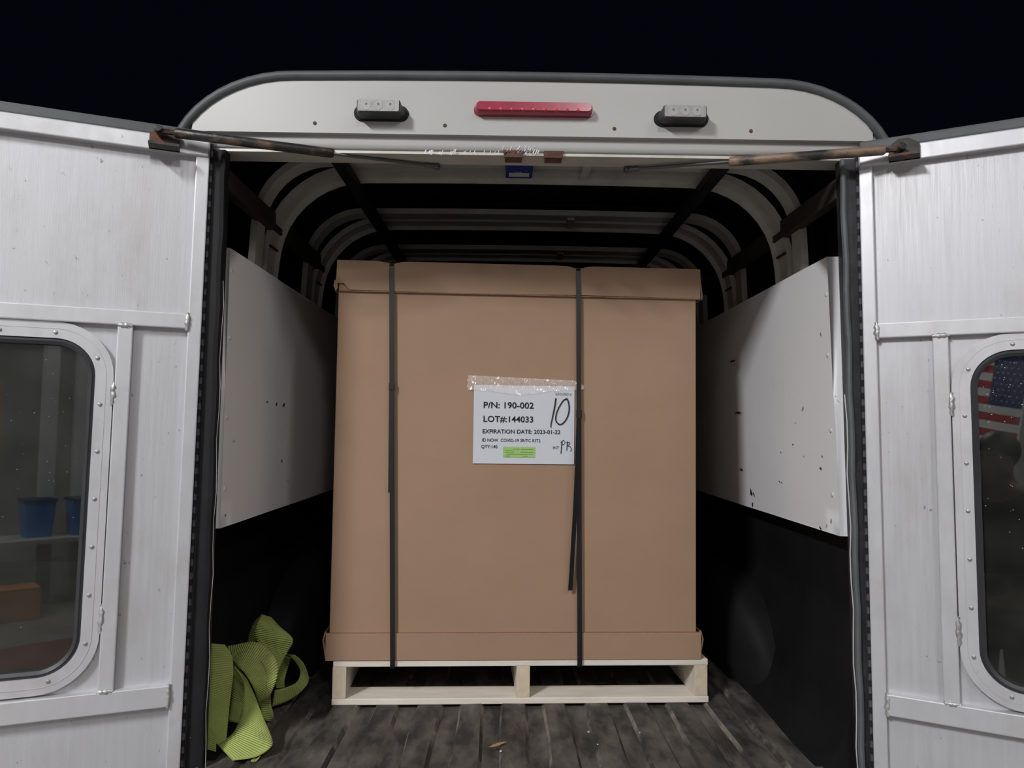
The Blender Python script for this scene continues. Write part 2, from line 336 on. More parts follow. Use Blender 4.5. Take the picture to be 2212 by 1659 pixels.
def header():
    zb = 2.262
    ins = [p for p in outline(.014) if p[1] > zb+.004]
    xr, xl = TX+.768, TX-.772
    ins = [(min(max(x, xl), xr), z) for x, z in ins]
    poly = [(xr, zb)] + ins + [(xl, zb)]
    b = MB(); b.prism(poly, 'y', 1.690, 1.725); b.build('header_panel', 'white', cap, True)
    lip = MB(); lip.prism([(1.704, 2.275), (1.704, 2.243), (1.706, 2.2345), (1.711, 2.231), (1.775, 2.231), (1.775, 2.275)], 'x', TX-.772, TX+.768)
    lip.build('header_lip', 'white', cap, True, True, 50)
    und = MB(); und.box(TX-.765, TX+.76, 1.712, 1.778, 2.2245, 2.2315); und.build('header_underside', 'bow', cap, True)
    # corner fillers beside the header panel
    for s in (-1, 1):
        c = MB(); c.prism([(TX+s*.765, 2.225), (TX+s*.803, 2.225), (TX+s*.800, 2.262), (TX+s*.785, 2.292), (TX+s*.765, 2.31)], 'y', 1.697, 1.73); c.build('corner_plate', 'white', cap, True)
header()
sc = MB(); sc.loft([[(r*math.cos(a), y, r*math.sin(a)) for a in [2*math.pi*k/10 for k in range(10)]] for r, y in ((.0042, 0), (.0040, -.0012), (.0022, -.0022))])
rs = sc.build('rusty_screw', 'rust', cap); RSM = rs.data
for k, (px, py) in enumerate(((680, 266), (961, 271), (1327, 278), (1622, 283))):
    P = onY(px, py, 1.6895); o = rs if k == 0 else put('rusty_screw', RSM, cap, (0, 0, 0)); o.location = root_matrix(cap).inverted() @ P
# roof hoops: two flat strips with a slot between, bent at the corners
def hoop_path(inner=0.0, r=.240):
    pts = []; hw, zt = .718-inner, 2.312-inner
    pts.append((-hw-.012, 1.92)); pts.append((-hw-.002, zt-r))
    for k in range(1, 11):
        a = math.radians(180-90*k/10); pts.append((-hw+r+r*math.cos(a), zt-r+r*math.sin(a)))
    pts += [(-.25, zt+.003), (0, zt+.004)]
    return [(TX+x, z) for x, z in pts] + [(TX-x, z) for x, z in reversed(pts[:-1])]
def bar_along(path, y0, y1, t, b, tilt=0.0):
    rings = []; n = len(path)
    for i, (x, z) in enumerate(path):
        x0, z0 = path[max(i-1, 0)]; x1, z1 = path[min(i+1, n-1)]
        d = Vector((x1-x0, 0, z1-z0)).normalized(); nn = Vector((-d.z, 0, d.x))
        p = Vector((x, 0, z)); rings.append([p+nn*tilt+Vector((0, y0, 0)), p+Vector((0, y1, 0)), p+nn*t+Vector((0, y1, 0)), p+nn*t+Vector((0, y0, 0))])
    b.loft(rings)
for Yb in (2.085, 2.60, 3.10):
    pth = hoop_path()
    web = MB(); bar_along(hoop_path(-.034, .2), Yb-.075, Yb+.075, .008, web); hb = web.build('roof_bow', 'dark', cap, True, True)
    s1 = MB(); bar_along(hoop_path(0, .175), Yb-.086, Yb-.024, .018, s1, .0); s1.build('strip', 'bow', hb, True, True)
    s2 = MB(); bar_along(pth, Yb+.007, Yb+.072, .018, s2, .0)
    s2.build('strip', 'bow', hb, True, True)
    s3 = MB(); bar_along(hoop_path(.013), Yb+.069, Yb+.073, .02, s3); s3.build('lip', 'bow', hb, True, True)
    for s in (-1, 1):                           # joint cover where the bend meets the post
        j = MB(); hwx = TX+s*.7165; j.box(min(hwx, hwx-s*.006), max(hwx, hwx-s*.006), Yb+.003, Yb+.074, 2.095, 2.100); j.build('joint', 'bowjoint', hb, True)
    jx = TX+.155                                # short splice plate across the slot
    MB().box(jx-.012, jx+.012, Yb-.06, Yb+.05, 2.308, 2.3135).build('splice_plate', 'bow', hb, True)
for s in (-1, 1):
    MB().box(TX+s*.7145-.014, TX+s*.7145+.014, 1.736, 4.0, 2.142, 2.190, .003).build('side_rail', 'rail', cap, True)
    MB().box(TX+s*.4975-.016, TX+s*.4975+.016, 1.782, 4.0, 2.276, 2.302, .003).build('roof_rail', 'blackrail', cap, True)
# door jambs with rubber seals
def jamb(s):
    top, bot = (-.648, -.652) if s < 0 else (.754, .783)
    ht, hb = (-.672, -.700) if s < 0 else (.786, .812)
    b = MB(); r = []
    for z, xi, xo in ((.80, bot, hb), (2.225, top, ht)):
        r.append([(xi, 1.705, z), (xi, 1.735, z), (TX+s*.80, 1.735, z), (TX+s*.80, 1.712, z), (xo, 1.702, z)])
    b.loft(r); b.build('door_jamb', 'hingeblack' if s > 0 else 'blackrubber_and_shade', cap, True)  # left jamb's shade is put into its darker colour
    sl = MB(); pts = [(xi+(0.0015*math.sin(k*1.9+s)), 1.699, z) for k, (xi, z) in enumerate([(bot+(top-bot)*q/24, .80+1.42*q/24) for q in range(25)])]
    sl.tube(pts, .0068, 8); sl.build('door_seal', 'rubber' if s > 0 else 'blackrubber_and_shade', cap, True, True)  # left seal coloured darker too, standing in for the same shade
    ed = MB(); pts = [(xi-s*.0085+(0.0022*math.sin(k*1.9+s)), 1.702, z) for k, (xi, z) in enumerate([(bot+(top-bot)*q/24, .80+1.42*q/24) for q in range(20 if s < 0 else 16)])]
    ed.tube(pts, .0016 if s > 0 else .0008, 6); ed.build('seal_edge', 'alurail', cap, True, True)
for s in (-1, 1): jamb(s)
# latch strikers under the header
for k, (px, py) in enumerate(((1109, 341), (1195, 342))):
    P = onY(px, py, 1.716); t = MB(); x, z = P.x, P.z
    t.prism([(x-.022, 2.2335), (x+.022, 2.2335), (x+.023, 2.231), (x+.0205, 2.2175), (x-.0205, 2.2175), (x-.023, 2.231)], 'y', 1.7035, 1.709)
    t.box(x-.0195, x+.0195, 1.706, 1.738, 2.217, 2.2205); t.build('latch_striker', 'rust', cap, True)

b = MB(); rng = random.Random(8)
for k in range(46):
    px = rng.uniform(915, 1085) if k < 24 else rng.uniform(1085, 1165); py = (rng.uniform(326, 331) if k < 24 else rng.uniform(317, 331)); w_ = rng.uniform(1.0, 2.6); h_ = rng.uniform(2.5, 5)
    b.f([b.v(onY(px+dx, py+dy, 1.7035)) for dx, dy in ((-w_, h_), (0, h_), (w_+1.5, -h_), (1.5, -h_))])
o = b.build('bare_scratches', 'alurail', cap, True); o['kind'] = 'stuff'
# ------------------------------------------------------------------ lights on the header
def pill(cx, cz, w, h, y, n=8):
    return [(x, y, z) for x, z in rrect(cx-w/2, cx+w/2, cz-h/2, cz+h/2, h*.499, n)]
def work_light(px, py, label):
    P = onY(px, py, 1.690); t = thing('work_light', label, 'work light', (P.x, 1.690, P.z), group='lamps on the cap header')
    MB().loft([pill(0, 0, .124, .036, 0), pill(0, 0, .122, .034, -.006)]).build('gasket', 'blackrubber_and_shade', t, smooth=True)
    b = MB()
    def rr(w, h, y, cz=0, r=.006): return [(x, y, z) for x, z in rrect(-w/2, w/2, cz-h/2, cz+h/2, r, 8)]
    b.loft([pill(0, 0, .114, .031, -.006), rr(.106, .030, -.014, 0, .012), rr(.098, .029, -.026, .0005, .007), rr(.096, .028, -.040, .001, .004)]); b.build('housing', 'blackplastic', t, smooth=True)
    ln = MB().loft([rr(.092, .0265, -.0398, .0015, .003), rr(.091, .0255, -.0430, .0015, .003)]).build('lens', 'lamplens', t, smooth=True)
    for k in (-1, 0, 1):
        c = MB(); c.loft([[(k*.0265+r*math.cos(a), y, .001+r*math.sin(a)) for a in [2*math.pi*q/12 for q in range(12)]] for r, y in ((.0105, -.0430), (.0100, -.0436))]); cc = c.build('led_cell', 'ledcell', ln, smooth=True)
        MB().disc((k*.0265, -.0439, .004), .0030, 8).build('led', 'leddot', ln)
    return t
work_light(824, 246, 'black three-LED work light on the white header, left of the red bar')
work_light(1471, 258, 'black three-LED work light on the white header, right of the red bar')
P = onY(1153, 240, 1.690)
bl = thing('brake_light', 'long red brake light bar centred on the white header', 'brake light', (P.x, 1.690, P.z))
MB().loft([pill(0, 0, .272, .030, 0), pill(0, 0, .270, .029, -.004)]).build('base', 'redlens', bl, smooth=True)
def rr2(w, h, y, cz, r): return [(x, y, z) for x, z in rrect(-w/2, w/2, cz-h/2, cz+h/2, r, 8)]
lens = MB().loft([rr2(.266, .027, -.004, 0, .0134), rr2(.263, .025, -.018, 0, .0115), rr2(.256, .019, -.025, .001, .008)]).build('lens', 'redlens', bl, smooth=True)
for k in range(9):
    MB().loft([[(-.098+k*.0245+r*math.cos(a), y, -.006+.9*r*math.sin(a)) for a in [2*math.pi*q/8 for q in range(8)]] for r, y in ((.0052, -.0225), (.0036, -.0262), (.0012, -.0270))]).build('led_bump', 'redled', lens, smooth=True)
# blue dome light under the first hoop
DZ = 2.292
P = onZ(1121, 378, DZ); yn, yf_, l0, l1, tx0 = (onZ(1121, q, DZ).y-P.y for q in (350, 386, 374, 381, 371))
dl = thing('dome_light', 'small blue plastic dome light with white lens strip under the front hoop', 'dome light', (P.x, P.y, DZ))
MB().box(-.0365, .0365, yn, yf_, 0, .016, .003).build('body', 'blue', dl)
MB().box(-.0275, .0275, l0, l1, -.0015, .002, .0005).build('lens', 'bluelens', dl)

def text_mesh(s, w, h, bold=.0, shear=0.0):
    """flat lettering scaled so that it is w wide and its capitals are h tall; lies in x-z, lower left at 0"""
    c = bpy.data.curves.new('txt', 'FONT'); c.body = s; c.size = 1; c.offset = bold; c.shear = shear; c.resolution_u = 3
    o = bpy.data.objects.new('txt', c); COL.objects.link(o)
    bpy.context.view_layer.update(); dg = bpy.context.evaluated_depsgraph_get(); me = bpy.data.meshes.new_from_object(o.evaluated_get(dg))
    bpy.data.objects.remove(o); bpy.data.curves.remove(c)
    xs = [v.co.x for v in me.vertices]; x0, x1 = min(xs), max(xs); H = .69
    for v in me.vertices: v.co = Vector(((v.co.x-x0)/(x1-x0)*w, 0, v.co.y/H*h))
    return me
def text(name, s, x, z, w, h, y, mt, parent, bold=0.0, shear=0.0):
    me = text_mesh(s, w, h, bold, shear); me.name = name; me.materials.append(M[mt]); o = bpy.data.objects.new(name, me); COL.objects.link(o); o.parent = parent; o.location = (x, y, z); return o
tt = text('lettering', 'HDE', -.011, 0, .019, .016, 0, 'bluelens', dl, .02, .3)
tt.rotation_euler = (math.radians(-90), 0, 0); tt.location = (-.011, tx0, -.0006)
for v in tt.data.vertices: v.co.z = -v.co.z*-1

# ------------------------------------------------------------------ barn doors of the cap
LEAN = .0105
def cap_door(side, h, angd, label):
    """local frame: x = away from the hinge along the door, y = into the door (negative = towards the viewer), z = world height - .8"""
    rot = math.radians(-side*angd) if side > 0 else math.radians(angd)
    t = thing('cap_door', label, 'door', (h, 1.70, .80), rot, group='swung open cap doors')
    def Q(u, w, v): return Vector((side*(u+LEAN*(2.2-v)), -w, v-.80))
    def slab(name, u0, u1, v0, v1, w0, w1, mt, bev=.0025, parent=None):
        b = MB(); b.box(u0, u1, w0, w1, v0, v1, bev, lambda c: Q(c.x, c.y, c.z)); return b.build(name, mt, parent or t)
    W, ZB, ZT = .715, .80, 2.250
    wu0, wu1, wv0, wv1, rad = .1655, .563, 1.050, 1.811, .112
    # skin with the window cut out: outer rectangle joined to the rounded hole
    b = MB(); hole = rrect(wu0+.02, wu1-.02, wv0+.02, wv1-.02, rad-.02, 8)
    n = len(hole)
    def outer(u, v):
        cu, cv = (wu0+wu1)/2, (wv0+wv1)/2; du, dv = u-cu, v-cv; kx = ((W-cu) if du > 0 else cu)/max(abs(du), 1e-6); kz = ((ZT-cv) if dv > 0 else (cv-ZB))/max(abs(dv), 1e-6); k = min(kx, kz); return (cu+du*k, cv+dv*k)
    out = [outer(u, v) for u, v in hole]
    # make sure the rectangle's corners are on the outer ring
    for cu_, cv_ in ((0, ZB), (0, ZT), (W, ZB), (W, ZT)):
        i = min(range(n), key=lambda q: (out[q][0]-cu_)**2+(out[q][1]-cv_)**2); out[i] = (cu_, cv_)
    for w0 in (0.0, -.018):
        A = [b.v(Q(u, w0, v)) for u, v in hole]; B = [b.v(Q(u, w0, v)) for u, v in out]
        for k in range(n): b.f([A[k], A[(k+1) % n], B[(k+1) % n], B[k]])
        if w0 == 0: A0, B0 = A, B
        else:
            for k in range(n): b.f([A0[k], A0[(k+1) % n], A[(k+1) % n], A[k]]); b.f([B0[k], B0[(k+1) % n], B[(k+1) % n], B[k]])
    b.build('door_skin', 'alu', t)
    slab('stile', -.002, .026, ZB, 2.243, -.004, .016, 'alurail')
    slab('stile', W-.028, W, ZB, 2.243, -.004, .016, 'alurail')
    slab('top_rail', .0, W, 2.199, 2.2345, -.004, .022, 'alurail')
    slab('mid_rail', .026, W-.028, 1.811, 1.844, -.004, .018, 'alurail')
    slab('low_rail', .026, W-.028, 1.001, 1.046, -.004, .022, 'alurail')
    slab('bottom_rail', .026, W-.028, ZB, .835, -.004, .022, 'alurail')
    slab('post', .133, .163, 1.046, 1.811, -.004, .018, 'alurail')
    slab('post', W-.165, W-.135, 1.046, 1.811, -.004, .018, 'alurail')
    slab('top_seal', .0, W, 2.2340, 2.2590, -.022, .017, 'rubber', .005)
    slab('outer_flange', .0, W, 2.238, 2.266, -.040, -.022, 'rubber', .002)
    # window: aluminium ring, rubber gasket, tinted pane
    def ring(d0, d1, w0, w1, name, mt, parent, seg=10, bulge=0.0):
        def rr_(d): return rrect(wu0+d, wu1-d, wv0+d, wv1-d, max(rad-d, .01), seg)
        o_, i_ = rr_(d0), rr_(d1); md = rr_((d0+d1)/2); bb = MB(); k_ = len(o_)
        prof = [(o_, w0), (o_, w1), (md, w1+bulge), (i_, w1), (i_, w0)]
        L = [[bb.v(Q(u, w, v)) for u, v in pl] for pl, w in prof]
        for q in range(5):
            for k in range(k_): bb.f([L[q][k], L[q][(k+1) % k_], L[(q+1) % 5][(k+1) % k_], L[(q+1) % 5][k]])
        return bb.build(name, mt, parent, smooth=True, angle=30)
    wf = ring(0, .0345, .001, .0125, 'window_frame', 'alurail', t)
    ring(.0135, .0150, .0100, .0131, 'seam', 'alu', wf)
    ring(.0345, .0480, -.010, .0085, 'window_gasket', 'gasket', t, bulge=.004)
    pn = MB(); po = rrect(wu0+.046, wu1-.046, wv0+.046, wv1-.046, rad-.046, 10)
    pn.loft([[Q(u, -.0095, v) for u, v in po], [Q(u, -.0055, v) for u, v in po]]); pane = pn.build('window_pane', 'glass', t)
    sp = MB(); rng = random.Random(3+side)       # rain specks stuck to the pane
    for k in range(150 if side > 0 else 60):
        u, v = rng.uniform(wu0+.055, wu1-.055), (wv1-.06)-abs(rng.gauss(0, .16 if side > 0 else .3))
        if v < wv0+.06: continue
        if (u < wu0+rad*.75 or u > wu1-rad*.75) and (v > wv1-rad*.75): continue
        r = rng.uniform(.0004, .0010)*(1 if side > 0 else .7); e = rng.uniform(1, 2.0)
        sp.f([sp.v(Q(u+r*math.cos(a)*e, -.0052, v+r*.8*math.sin(a))) for a in [2*math.pi*q/6 for q in range(6)]])
    so = sp.build('rain_specks', 'speck', pane); so['kind'] = 'stuff'
    # screws round the ring
    scm = MB(); scm.loft([[(r*math.cos(a), y, r*math.sin(a)) for a in [2*math.pi*k/10 for k in range(10)]] for r, y in ((.0043, 0), (.0040, -.0016), (.0026, -.0024))])
    first = scm.build('screw', 'screw', wf, smooth=True)
    pr = rrect(wu0+.023, wu1-.023, wv0+.023, wv1-.023, rad-.023, 24); per = []; L_ = 0
    for k in range(len(pr)):
        a, c = Vector(pr[k]), Vector(pr[(k+1) % len(pr)]); per.append((L_, a, c)); L_ += (c-a).length
    cnt = 20; off = .066
    for q in range(cnt):
        s_ = (q+.5)/cnt*L_; s_ = (s_+off) % L_
        for l0, a, c in per:
            if l0 <= s_ < l0+(c-a).length+1e-9:
                p = a+(c-a)*((s_-l0)/max((c-a).length, 1e-9)); break
        o = first if q == 0 else put('screw', first.data, wf, (0, 0, 0)); o.location = Q(p.x, .0124, p.y)
    # weld beads
    def weld(u0, v0, u1, v1, w_, r=.006):
        b = MB(); nn = 9; pts = []; rs_ = []
        for k in range(nn):
            f = k/(nn-1); pts.append(Q(u0+(u1-u0)*f+rng.uniform(-.0012, .0012), w_, v0+(v1-v0)*f)); rs_.append(r*(.55+.45*math.sin(math.pi*f)+.18*math.sin(k*2.4)))
        b.tube(pts, rs_, 8); b.build('weld', 'weld', t, smooth=True, angle=60)
    weld(.027, 1.806, .027, 1.846, .016, .0065); weld(.133, 1.811, .164, 1.811, .0165, .0065); weld(.1645, 1.640, .1645, 1.690, .0145, .0065)
    weld(.1635, 1.165, .1635, 1.225, .0145, .0065); weld(.133, 1.046, .164, 1.046, .0185, .006); weld(.028, .998, .028, 1.048, .018, .006)
    # piano hinge: leaf on the jamb side and a row of knuckles
    lf = MB(); lf.box(-.012, .001, -.010, -.002, ZB, 2.235, 0, lambda c: Q(c.x, c.y, c.z)); leaf = lf.build('hinge_leaf', 'hingeblack', t)
    kn = MB(); kn.tube([(0, 0, -.0070), (0, 0, .0070)], .0034, 8); k0 = kn.build('knuckle', 'knuckle', leaf, smooth=True)
    pin = MB(); pin.tube([Q(-.006, .0005, ZB), Q(-.006, .0005, 2.235)], .0034, 8); pin.build('hinge_pin', 'hingeblack', leaf, smooth=True)
    for q in range(50):
        v = .815+q*.0285; o = k0 if q == 0 else put('knuckle', k0.data, leaf, (0, 0, 0)); o.location = Q(-.006, .001, v)
    hs = MB(); hs.loft([[(r*math.cos(a), y, r*math.sin(a)) for a in [2*math.pi*k/6 for k in range(6)]] for r, y in ((.0038, 0), (.0034, -.003), (.001, -.0035))])
    h0 = hs.build('hinge_screw', 'rust', leaf)
    for q in range(17):
        v = .84+q*.083; o = h0 if q == 0 else put('hinge_screw', h0.data, leaf, (0, 0, 0)); o.location = Q(-.0205 if side > 0 else -.022, -.004, v)
    # rusty strut bracket on the top rail
    bk = MB(); poly = [(.060, 2.199), (.121, 2.199), (.121, 2.232), (.100, 2.247), (.080, 2.247), (.060, 2.232)]
    bk.loft([[Q(u, .022, v) for u, v in poly], [Q(u, .030, v) for u, v in poly]])
    bk.box(.060, .121, .022, .062, 2.199, 2.2045, 0, lambda c: Q(c.x, c.y, c.z)); bk.build('strut_bracket', 'bracket', t)
    return t, lambda u, w, v: root_matrix(t) @ Q(u, w, v)
dL, qL = cap_door(-1, -.683, 22, 'aluminium cap door swung open on the left, its window reflecting columns and blue bins')
dR, qR = cap_door(1, .795, 29, 'aluminium cap door swung open on the right, its window reflecting a striped flag')

# ------------------------------------------------------------------ gas struts holding the doors
def strut(A, B, label, tm='rustyblack'):
    t = thing('gas_strut', label, 'gas strut', tuple(A)); d = (B-A); Ln = d.length; d.normalize()
    b = MB(); b.tube([A+d*.030, A+d*.034, A+d*(Ln*.60), A+d*(Ln*.60+.004)], [.008, .0108, .0108, .008], 14); b.build('cylinder', tm, t, True, True)
    b = MB(); b.tube([A+d*(Ln*.60), B-d*.02], .0042, 10); b.build('rod', 'rodsteel', t, True, True)
    b = MB(); b.tube([A-d*.004, A+d*.032], .0060, 8); b.tube([A+Vector((0, .012, -.004)), A+Vector((0, -.010, .004))], [.0085, .0095], 10); b.build('end_fitting', 'rustyblack', t, True, True)
    b = MB(); b.tube([B-d*.028, B], .0062, 8); b.build('end_fitting', 'rodsteel', t, True, True)
    b = MB(); bmesh.ops.create_uvsphere(b.b, u_segments=10, v_segments=8, radius=.0085, matrix=Matrix.Translation(B)); b.tube([B, B+Vector((0, 0, .03))], .004, 8); b.build('ball_stud', 'rodsteel', t, True, True)
strut(onP(345, 283, qL(.09, .045, 2.2), Vector((.375, -.927, 0))), onY(944, 360, 1.775), 'black rusty gas strut holding the left door open')
strut(onP(1945, 322, qR(.09, .045, 2.2), Vector((-.485, -.875, 0))), onY(1354, 366, 1.775), 'rust-brown gas strut holding the right door open', 'rustytube')

# ------------------------------------------------------------------ white side panels inside
def side_panel(side, label, screws, chips):
    xt, xb = (-.643, -.643) if side < 0 else (.735, .757)
    t = thing('side_panel', label, 'panel', (xt, 1.75, 1.37), group='white panels on the bed sides')
    ya, yb, zt, zb = 1.742, 3.75, 2.008, 1.368
    def X(z): return xb+(xt-xb)*(z-zb)/(zt-zb)
    b = MB(); ys = [ya+(yb-ya)*k/24 for k in range(25)]; zs = [zb+(zt-zb)*k/10 for k in range(11)]
    rng = random.Random(side+5)
    g_ = [[b.v((X(z)+side*(.0012*math.sin(y*7+z*5)), y, z)) for z in zs] for y in ys]
    for i in range(24):
        for k in range(10): b.f([g_[i][k], g_[i+1][k], g_[i+1][k+1], g_[i][k+1]])
    o = .020 if side < 0 else .033
    def strip(p): b.f([b.v(q) for q in p])
    strip([(X(zb), ya, zb), (X(zt), ya, zt), (X(zt)+side*o, ya-.004, zt), (X(zb)+side*o, ya-.004, zb)])
    strip([(X(zt), ya, zt), (X(zt), yb, zt), (X(zt)+side*o, yb, zt), (X(zt)+side*o, ya, zt)])
    strip([(X(zb), ya, zb), (X(zb), yb, zb), (X(zb)+side*o, yb, zb), (X(zb)+side*o, ya, zb)])
    strip([(X(zb), yb, zb), (X(zt), yb, zt), (X(zt)+side*o, yb, zt), (X(zb)+side*o, yb, zb)])
    bmesh.ops.remove_doubles(b.b, verts=b.b.verts[:], dist=.002)
    b.build('face', 'panelwhite', t, True, True, 30)
    Pm = Vector(((xt+xb)/2, 0, (zt+zb)/2)); nn = Vector((1, 0, -(xt-xb)/(zt-zb))).normalized()
    first = None
    for px, py in screws:
        P = onP(px, py, Pm, nn)
        if first is None:
            m_ = MB(); m_.loft([[(-side*y, r*math.cos(a), r*math.sin(a)) for a in [2*math.pi*k/8 for k in range(8)]] for r, y in ((.0052, -.001), (.0048, .0016), (.0025, .0026))]); first = m_.build('rivet', 'dent', t, smooth=True); o_ = first
        else: o_ = put('rivet', first.data, t, (0, 0, 0))
        o_.location = root_matrix(t).inverted() @ P
    for k, (px, py, w_, h_, a_) in enumerate(chips):
        b = MB(); r = random.Random(k); n = 9; poly = []
        for q in range(n):
            an = 2*math.pi*q/n; rr_ = r.uniform(.5, 1.15); dx, dy = w_*rr_*math.cos(an), h_*rr_*math.sin(an)
            P = onP(px+dx*math.cos(a_)-dy*math.sin(a_), py+dx*math.sin(a_)+dy*math.cos(a_), Pm, nn); P.x -= side*.0018; poly.append(P)
        b.f([b.v(p) for p in poly]); b.build('paint_chip', 'wind', t, True)
    return t
c7 = lambda x, y: (1480+x*.4338, 480+y*.4338); c6 = lambda x, y: (420+x*.4096, 480+y*.4096)
side_panel(-1, 'grey-white panel on the left bed side, in shade', [c6(*p) for p in ((197, 255), (187, 612), (172, 1030), (161, 1405))],
           [(*c6(380, 948), 2.2, 2.5, 0), (*c6(430, 960), 2.2, 4, .3), (*c6(468, 965), 2, 6, .4), (*c6(458, 1258), 1.5, 5, 0), (*c6(490, 1365), 1.2, 1.5, 0), (*c6(205, 1155), .9, 2.5, 0), (*c6(160, 1545), .9, 3.5, .3)])
side_panel(1, 'bright white scuffed panel on the right bed side, with black paint chips', [c7(*p) for p in ((702, 360), (709, 662), (724, 1036), (732, 1356))],
           [(*c7(238, 692), 7, 2.4, -.25), (*c7(266, 949), 9, 2.6, -.2), (*c7(282, 1233), 3, 3.6, .2), (*c7(331, 1345), 3.2, 10, -.25), (*c7(346, 1360), 1.6, 7, -.3), (*c7(338, 1405), 1.5, 6, 0), (*c7(472, 1292), 1.1, 3, -.4), (*c7(483, 1296), 1.1, 3, -.4), (*c7(539, 1107), 1.8, 1.8, 0), (*c7(588, 930), .9, 7, .35), (*c7(678, 558), .6, 7, -.15), (*c7(677, 1225), 2.6, 2.6, 0), (*c7(684, 1165), 2, 1.6, .4), (*c7(707, 1510), .8, 4.5, .3), (*c7(676, 1522), 2.2, 4, -.5), (*c7(729, 1490), .8, 7, .05), (*c7(593, 1165), 1.2, 1.4, 0), (*c7(479, 1145), 1.3, 1.6, 0), (*c7(551, 1000), 1.2, 1.2, 0), (*c7(753, 866), 1.6, 1.2, 0)])

# ------------------------------------------------------------------ pallet
PAL = math.atan2(.055, 1.017)
pal = thing('pallet', 'pale wooden pallet carrying the cardboard box', 'pallet', (TX, 2.1075, FLOOR+.0105), PAL)
PZ = .1165
hx = .509
for i, (a, b_) in enumerate(((0, .098), (.561, .659), (1.122, 1.22))):
    MB().box(-hx-.001, hx+.002, a, b_, 0, .0165, .0025).build('bottom_board', 'wood', pal)
for i, x in enumerate((-hx, -.017, hx-.037)):
    s_ = MB(); s_.box(x, x+.036, .001, 1.219, .0165, PZ-.0165, .0015); o = s_.build('stringer', ['wood', 'woodend'], pal)
    for p in o.data.polygons:
        if abs(p.normal.y) > .9: p.material_index = 1
nb = 7
for i in range(nb):
    a = i*(1.22-.135)/(nb-1); MB().box(-hx+.001, hx, a, a+.135, PZ-.0165, PZ, .0025).build('deck_board', 'wood', pal)

# ------------------------------------------------------------------ cardboard box in base tray and lid
BZ = FLOOR+.0105+PZ
box = thing('cardboard_box', 'tall brown cardboard box with lid and base tray on the pallet', 'box', (TX, 2.1075, BZ), PAL)
D = 1.205
def z_(w): return w-BZ
b = MB(); b.box(-.521, .478, .004, D-.006, .004, z_(2.045), .004); b.build('body', 'card', box)
def tray():
    b = MB(); x0, x1, y0, y1, zt = -.529, .489, -.003, D+.001, z_(1.0495)
    t = .005
    b.box(x0, x1, y0, y0+t, .0005, zt-.0, .0012); b.box(x0, x1, y1-t, y1, .0005, zt, .0012)
    b.box(x0+t, x1-t, y0+t, y1-t, .0005, .005)
    b.build('base_tray', 'card', box)
    for s, xx in ((-1, x0), (1, x1)):          # side walls of the tray spring outwards a little
        f = MB(); e = s*.010
        f.loft([[(xx, y0+.004, .002), (xx+e, y0+.010, zt*.72), (xx+e*.55, y0+.016, zt), (xx+e*.55-s*.004, y0+.016, zt), (xx+e-s*.004, y0+.010, zt*.72), (xx-s*.004, y0+.004, .002)],
                [(xx, y1-.004, .002), (xx+e*.4, y1-.01, zt*.72), (xx+e*.3, y1-.01, zt), (xx+e*.3-s*.004, y1-.01, zt), (xx+e*.4-s*.004, y1-.01, zt*.72), (xx-s*.004, y1-.004, .002)]])
        f.build('tray_flap', 'card', box)
tray()
SXT = (-.3765, .1405); SXB = (-.350, .153)
def lid():
    y0, y1, zt, zb = -.0045, D+.002, z_(2.0575), z_(1.9745); x0, x1 = -.5255, .4875
    def dip(x): return -.0075*sum(math.exp(-((x-s)/.022)**2) for s in SXT)
    xs = sorted(set([x0+(x1-x0)*k/40 for k in range(41)]+[s+d for s in SXT for d in (-.03, -.02, -.01, 0, .01, .02, .03)]))
    def bot(x):
        if x < x0+.020: return zb+.0195
        if x < x0+.037: return zb+.0195*(1-(x-x0-.020)/.017)
        return zb+.0012*math.sin(x*9)
    f = MB(); top = [(x, zt+dip(x)) for x in xs]; ex = sorted(set(xs+[x0+.020, x0+.037])); bo = [(x, bot(x)) for x in ex]
    f.loft([[(x, y0, z) for x, z in top]+[(x, y0-.0, z) for x, z in reversed(bo)], [(x, y0+.005, z) for x, z in top]+[(x, y0+.005, z) for x, z in reversed(bo)]])
    for k in range(len(xs)-1):
        a, c = xs[k], xs[k+1]
        f.f([f.v((a, y0+.002, zt+dip(a))), f.v((c, y0+.002, zt+dip(c))), f.v((c, y0+.08, zt)), f.v((a, y0+.08, zt))])
    f.box(x0, x1, y0+.08, y1, zt-.005, zt); f.box(x0, x1, y1-.005, y1, zb, zt)
    f.build('lid', 'card', box)
    for s, xx in ((-1, x0), (1, x1)):
        g2 = MB(); e = s*(.0055 if s < 0 else .0105)
        pts = [(0, zt-.004), (e*.5, zt-.03), (e, zb+.012), (e*.9, zb-.001), (e*.9-s*.004, zb-.001), (e-s*.004, zb+.012), (e*.5-s*.004, zt-.03), (-s*.004, zt-.004)]
        g2.loft([[(xx+p, y0+.012, z) for p, z in pts], [(xx+p*.5, y1-.01, z) for p, z in pts]]); g2.build('lid_flap', 'card', box)
    # torn paper tuck at the left corner of the lid
    tk = MB(); tk.prism([(x0-.006, zb+.026), (x0+.002, zb+.030), (x0+.003, zb+.006), (x0-.002, zb-.004), (x0-.008, zb+.012)], 'y', y0+.001, y0+.012); tk.build('torn_corner', 'card', box)
lid()
# faint cut edge under the lid and on top of the tray
MB().box(-.5195, .4865, -.0035, .003, z_(1.9712), z_(1.9742)).build('lid_edge', 'cardedge', box)
MB().box(-.5275, .4885, -.0028, .004, z_(1.0490), z_(1.0502)).build('tray_edge', 'cardedge', box)

